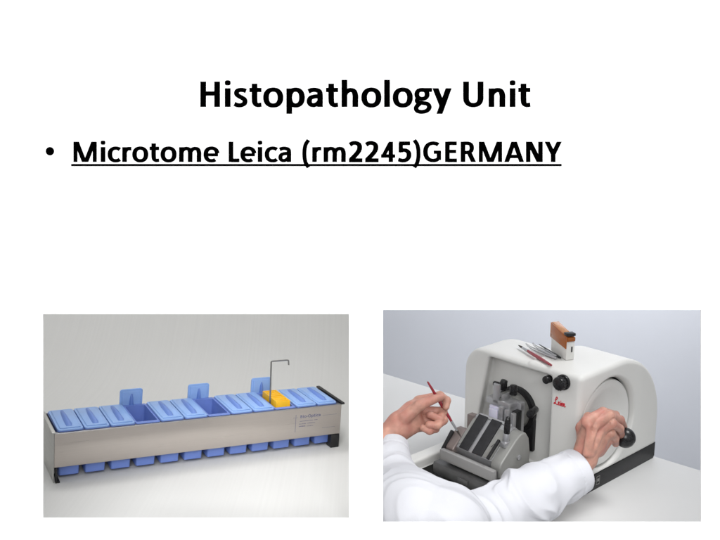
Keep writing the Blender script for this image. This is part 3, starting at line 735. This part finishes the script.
def body_sdf(chains, pads, k_chain=0.006, k_pad=0.014, ridges=()):
    creases = []
    for ch in chains:
        for i in range(1, len(ch)-1):
            u = np.asarray(ch[i+1][0]) - np.asarray(ch[i-1][0]); creases.append((np.asarray(ch[i][0]), u/np.linalg.norm(u), ch[i][1]*1.25))
    def fn(X, Y, Z):
        base = None; fing = None
        for (a, b, ra, rb) in pads:
            c = capsule(X, Y, Z, a, b, ra, rb); base = c if base is None else smin(base, c, k_pad)
        for ch in chains:
            f = None
            for (p, r), (q, s) in zip(ch[:-1], ch[1:]):
                c = capsule(X, Y, Z, p, q, r, s); f = c if f is None else smin(f, c, 0.0035)
            fing = f if fing is None else smin(fing, f, 0.0011)
        for (a, b, r) in ridges:
            base = smin(base, capsule(X, Y, Z, a, b, r, r*0.8), 0.010)
        d = smin(base, fing, k_chain)
        for (c, u, r) in creases:        # skin folds across a joint
            s = (X-c[0])*u[0] + (Y-c[1])*u[1] + (Z-c[2])*u[2]
            q = (X-c[0])**2 + (Y-c[1])**2 + (Z-c[2])**2
            d = d + 0.00055*np.cos(s*2*PI/0.0036)*np.exp(-q/(r*r))
        return d
    return fn
def bounds(chains, pads, m=0.012):
    pts = [p for ch in chains for p, r in ch] + [p for a, b, _, _ in pads for p in (a, b)]
    R = max([r for ch in chains for p, r in ch] + [max(c, d) for _, _, c, d in pads]) + m
    pts = np.array(pts); return pts.min(0) - R, pts.max(0) + R
def person_part(name, fn, lo, hi, h, m, relax=1):
    o = sdf_object(name, lambda X, Y, Z: fn(X + PER0[0], Y + PER0[1], Z + PER0[2]), lo - PER0, hi - PER0, h, m, per, relax)
    return o
def LH(x, y, d): return P(380 + x/6.756, 375 + y/6.756, d)
D = 1.905
left_pads = [
    (LH(55, 420, D-0.01), LH(-60, 560, D-0.05), 0.0235, 0.030),                     # wrist and forearm
    (LH(60, 400, D-0.005), LH(130, 330, D-0.005), 0.0235, 0.0240),
    (LH(130, 330, D-0.005), LH(215, 245, D+0.012), 0.0235, 0.0200),
    (LH(150, 380, D-0.005), LH(255, 330, D+0.012), 0.0190, 0.0165),
    (LH(200, 250, D+0.015), LH(265, 185, D+0.030), 0.0165, 0.0135),
]
left_chains = [
    [(LH(165, 290, D-0.020), 0.0150), (LH(265, 205, D-0.022), 0.0125), (LH(350, 168, D-0.012), 0.0098), (LH(412, 148, D-0.002), 0.0084)],                     # thumb
    [(LH(262, 175, D+0.032), 0.0118), (LH(405, 140, D+0.026), 0.0098), (LH(452, 172, D+0.018), 0.0086), (LH(446, 215, D+0.010), 0.0076)],                   # index
    [(LH(290, 245, D+0.028), 0.0118), (LH(425, 245, D+0.022), 0.0098), (LH(405, 300, D+0.000), 0.0088), (LH(335, 268, D-0.006), 0.0078)],                   # middle
    [(LH(280, 305, D+0.022), 0.0118), (LH(428, 305, D+0.010), 0.0098), (LH(385, 342, D-0.012), 0.0088), (LH(330, 335, D-0.014), 0.0080)],                   # ring
    [(LH(235, 345, D+0.012), 0.0108), (LH(375, 362, D+0.004), 0.0088), (LH(335, 378, D-0.010), 0.0080), (LH(290, 358, D-0.012), 0.0074)],                    # little
]
lo, hi = bounds(left_chains, left_pads)
hl = person_part('hand', body_sdf(left_chains, left_pads, 0.0045, 0.016), lo, hi, 0.0012, M_skin)
hl['label'] = 'hand holding the red brush, fingers curled in'

def RH(x, y, lx):
    q = m_onX(540 + x/4.152, 370 + y/4.152, lx)
    return mw(*q)
right_pads = [
    (RH(185, 365, 0.050), RH(95, 480, 0.030), 0.0245, 0.029),
    (RH(185, 365, 0.050), RH(205, 300, 0.050), 0.0240, 0.0235),
    (RH(200, 310, 0.050), RH(205, 225, 0.050), 0.0220, 0.0165),
    (RH(220, 305, 0.055), RH(235, 235, 0.058), 0.0215, 0.0165),
    (RH(235, 315, 0.055), RH(258, 262, 0.060), 0.0195, 0.0160),
    (RH(240, 330, 0.050), RH(272, 292, 0.056), 0.0165, 0.0150),
]
right_chains = [
    [(RH(196, 215, 0.056), 0.0135), (RH(262, 176, 0.062), 0.0108), (RH(312, 188, 0.050), 0.0095), (RH(334, 212, 0.032), 0.0085)],     # index
    [(RH(228, 222, 0.064), 0.0135), (RH(288, 190, 0.076), 0.0110), (RH(332, 208, 0.066), 0.0098), (RH(346, 236, 0.044), 0.0088)],      # middle
    [(RH(250, 248, 0.066), 0.0128), (RH(298, 222, 0.084), 0.0106), (RH(330, 244, 0.078), 0.0094), (RH(336, 272, 0.056), 0.0085)],       # ring
    [(RH(262, 282, 0.060), 0.0118), (RH(294, 262, 0.080), 0.0096), (RH(312, 284, 0.074), 0.0085), (RH(314, 306, 0.054), 0.0077)],       # little
    [(RH(185, 310, 0.035), 0.0150), (RH(172, 240, 0.024), 0.0120), (RH(200, 195, 0.018), 0.0098), (RH(250, 195, 0.018), 0.0086)],       # thumb behind
]
lo, hi = bounds(right_chains, right_pads)
tend = [(RH(190, 345, 0.066), RH(203, 232, 0.066), 0.0058), (RH(200, 345, 0.070), RH(232, 240, 0.074), 0.0058), (RH(210, 348, 0.070), RH(253, 262, 0.076), 0.0055), (RH(220, 352, 0.064), RH(266, 292, 0.070), 0.005)]
hr = person_part('hand', body_sdf(right_chains, right_pads, 0.0075, 0.014, tend), lo, hi, 0.0012, M_skin)
hr['label'] = 'hand closed round the black crank knob of the handwheel'

# coat sleeves
RW = RH(150, 405, 0.046)          # wrist inside the right cuff
cuffR0 = RH(162, 414, 0.046); cuffR1 = P(527, 498, 1.785); elbR = P(464, 533, 1.70); upR = P(415, 600, 1.64)
cuffL0 = P(393.5, 445, 1.885); cuffL1 = P(392, 466, 1.83); elbL = P(403, 525, 1.69); upL = P(447, 528, 1.64)
nR = (cuffR1 - cuffR0) / np.linalg.norm(cuffR1 - cuffR0); nL = (cuffL1 - cuffL0) / np.linalg.norm(cuffL1 - cuffL0)
def folds(X, Y, Z, a, b, amp, sh=0.0):
    """creases that run round a sleeve, slanting, sharper at their ridges and dying out in places"""
    d = b - a; L = np.linalg.norm(d); u = d/L
    s = (X-a[0])*u[0] + (Y-a[1])*u[1] + (Z-a[2])*u[2]
    w = 0.030*np.sin(23*X + 19*Z + sh) + 0.020*np.sin(37*Y - 31*Z + 1.3 + sh)
    r1 = 1 - 2*np.abs(np.sin((s + w)*38 + sh)); r2 = 1 - 2*np.abs(np.sin((s*0.7 + 1.9*w)*71 + 0.8))
    m = 0.5 + 0.5*np.sin(29*X - 33*Z + 21*Y + sh)
    fade = np.clip((s - 0.012)/0.05, 0, 1)
    return -amp*fade*(r1*0.75*m + r2*0.35*(1 - m))
def hem(cut):
    """stitched hem: two shallow grooves behind the edge of the cuff"""
    return 0.0014*np.exp(-((cut - 0.026)/0.0020)**2) - 0.0012*(cut < 0.026)
def coat(X, Y, Z):
    r1 = capsule(X, Y, Z, cuffR0, cuffR1, 0.0465, 0.057); r2 = capsule(X, Y, Z, cuffR1, elbR, 0.057, 0.068); r3 = capsule(X, Y, Z, elbR, upR, 0.068, 0.09)
    r = smin(smin(r1, r2, 0.03), r3, 0.03) + folds(X, Y, Z, cuffR0, elbR, 0.0066)
    cut = (X-cuffR0[0])*nR[0] + (Y-cuffR0[1])*nR[1] + (Z-cuffR0[2])*nR[2]
    r = smax(r + hem(cut), -cut, 0.004)
    inner = capsule(X, Y, Z, cuffR0 - nR*0.03, cuffR0 + nR*0.020, 0.0365, 0.0365)
    r = smax(r, -inner, 0.003)
    l1 = capsule(X, Y, Z, cuffL0, cuffL1, 0.033, 0.037); l2 = capsule(X, Y, Z, cuffL1, elbL, 0.037, 0.112); l3 = capsule(X, Y, Z, elbL, upL, 0.105, 0.082)
    l = smin(smin(l1, l2, 0.03), l3, 0.03) + folds(X, Y, Z, cuffL0, elbL, 0.0040, 2.1)
    cut = (X-cuffL0[0])*nL[0] + (Y-cuffL0[1])*nL[1] + (Z-cuffL0[2])*nL[2]
    l = smax(l + hem(cut), -cut, 0.004)
    innerL = capsule(X, Y, Z, cuffL0 - nL*0.03, cuffL0 + nL*0.016, 0.0265, 0.0265)
    l = smax(l, -innerL, 0.003)
    d = smin(r, l, 0.006)
    d = np.maximum(d, 0.012 - X); d = np.maximum(d, 0.004 - Z)
    q = (X-CAM[0])*FW[0] + (Y-CAM[1])*FW[1] + (Z-CAM[2])*FW[2]
    return np.maximum(d, DB + 0.03 - q)
pts = np.array([cuffR0, cuffR1, elbR, upR, cuffL0, cuffL1, elbL, upL])
lo = pts.min(0) - 0.12; hi = pts.max(0) + 0.12; lo[0] = max(lo[0], 0.0); lo[2] = max(lo[2], -0.01)
person_part('lab_coat', coat, lo, hi, 0.0022, M_cloth)

# ================================================================== light and camera
w = bpy.data.worlds.new('World'); SC.world = w; w.use_nodes = True
bg = w.node_tree.nodes['Background']; bg.inputs['Color'].default_value = (0.99, 0.995, 1.0, 1); bg.inputs['Strength'].default_value = 0.27
def area(name, loc, aim, size, power, col=(1, 1, 1), sy=None, spread=180):
    l = bpy.data.lights.new(name, 'AREA'); l.shape = 'RECTANGLE'; l.size = size; l.size_y = sy or size; l.energy = power; l.color = col; l.spread = math.radians(spread)
    o = bpy.data.objects.new(name, l); COL.objects.link(o); o.location = loc
    o.rotation_euler = (Vector(aim) - Vector(loc)).to_track_quat('-Z', 'Y').to_euler(); return o
area('board_light', (0, -1.8, 3.2), (0, 1.5, 0.7), 3.0, 275)
area('backdrop_light', (-0.72, 2.42, 1.80), (-0.62, 3.00, 0.50), 0.7, 15.5, (1, 0.99, 0.97))
area('rack_light', (-0.07, 1.60, 0.66), (-0.13, 1.98, 0.10), 0.18, 0.45, (1, 0.985, 0.97), spread=75)
area('bench_light', (1.20, 1.9, 1.70), (0.45, 1.9, 0.1), 0.45, 14.5)
area('wall_light', (1.2, 2.75, 1.75), (0.95, 3.65, 0.15), 0.8, 19, (0.98, 0.985, 1.0), spread=100)
cam = bpy.data.cameras.new('camera'); co = bpy.data.objects.new('camera', cam); COL.objects.link(co)
co.location = tuple(CAM); co.rotation_euler = (PI/2 - PITCH, 0, 0)
cam.sensor_width = 36.0; cam.lens = 36.0 * F / 720.0; cam.clip_start = 0.05; cam.clip_end = 100
SC.camera = co
SC.view_settings.view_transform = 'Standard'; SC.view_settings.look = 'None'; SC.view_settings.exposure = 0.0; SC.view_settings.gamma = 1.0
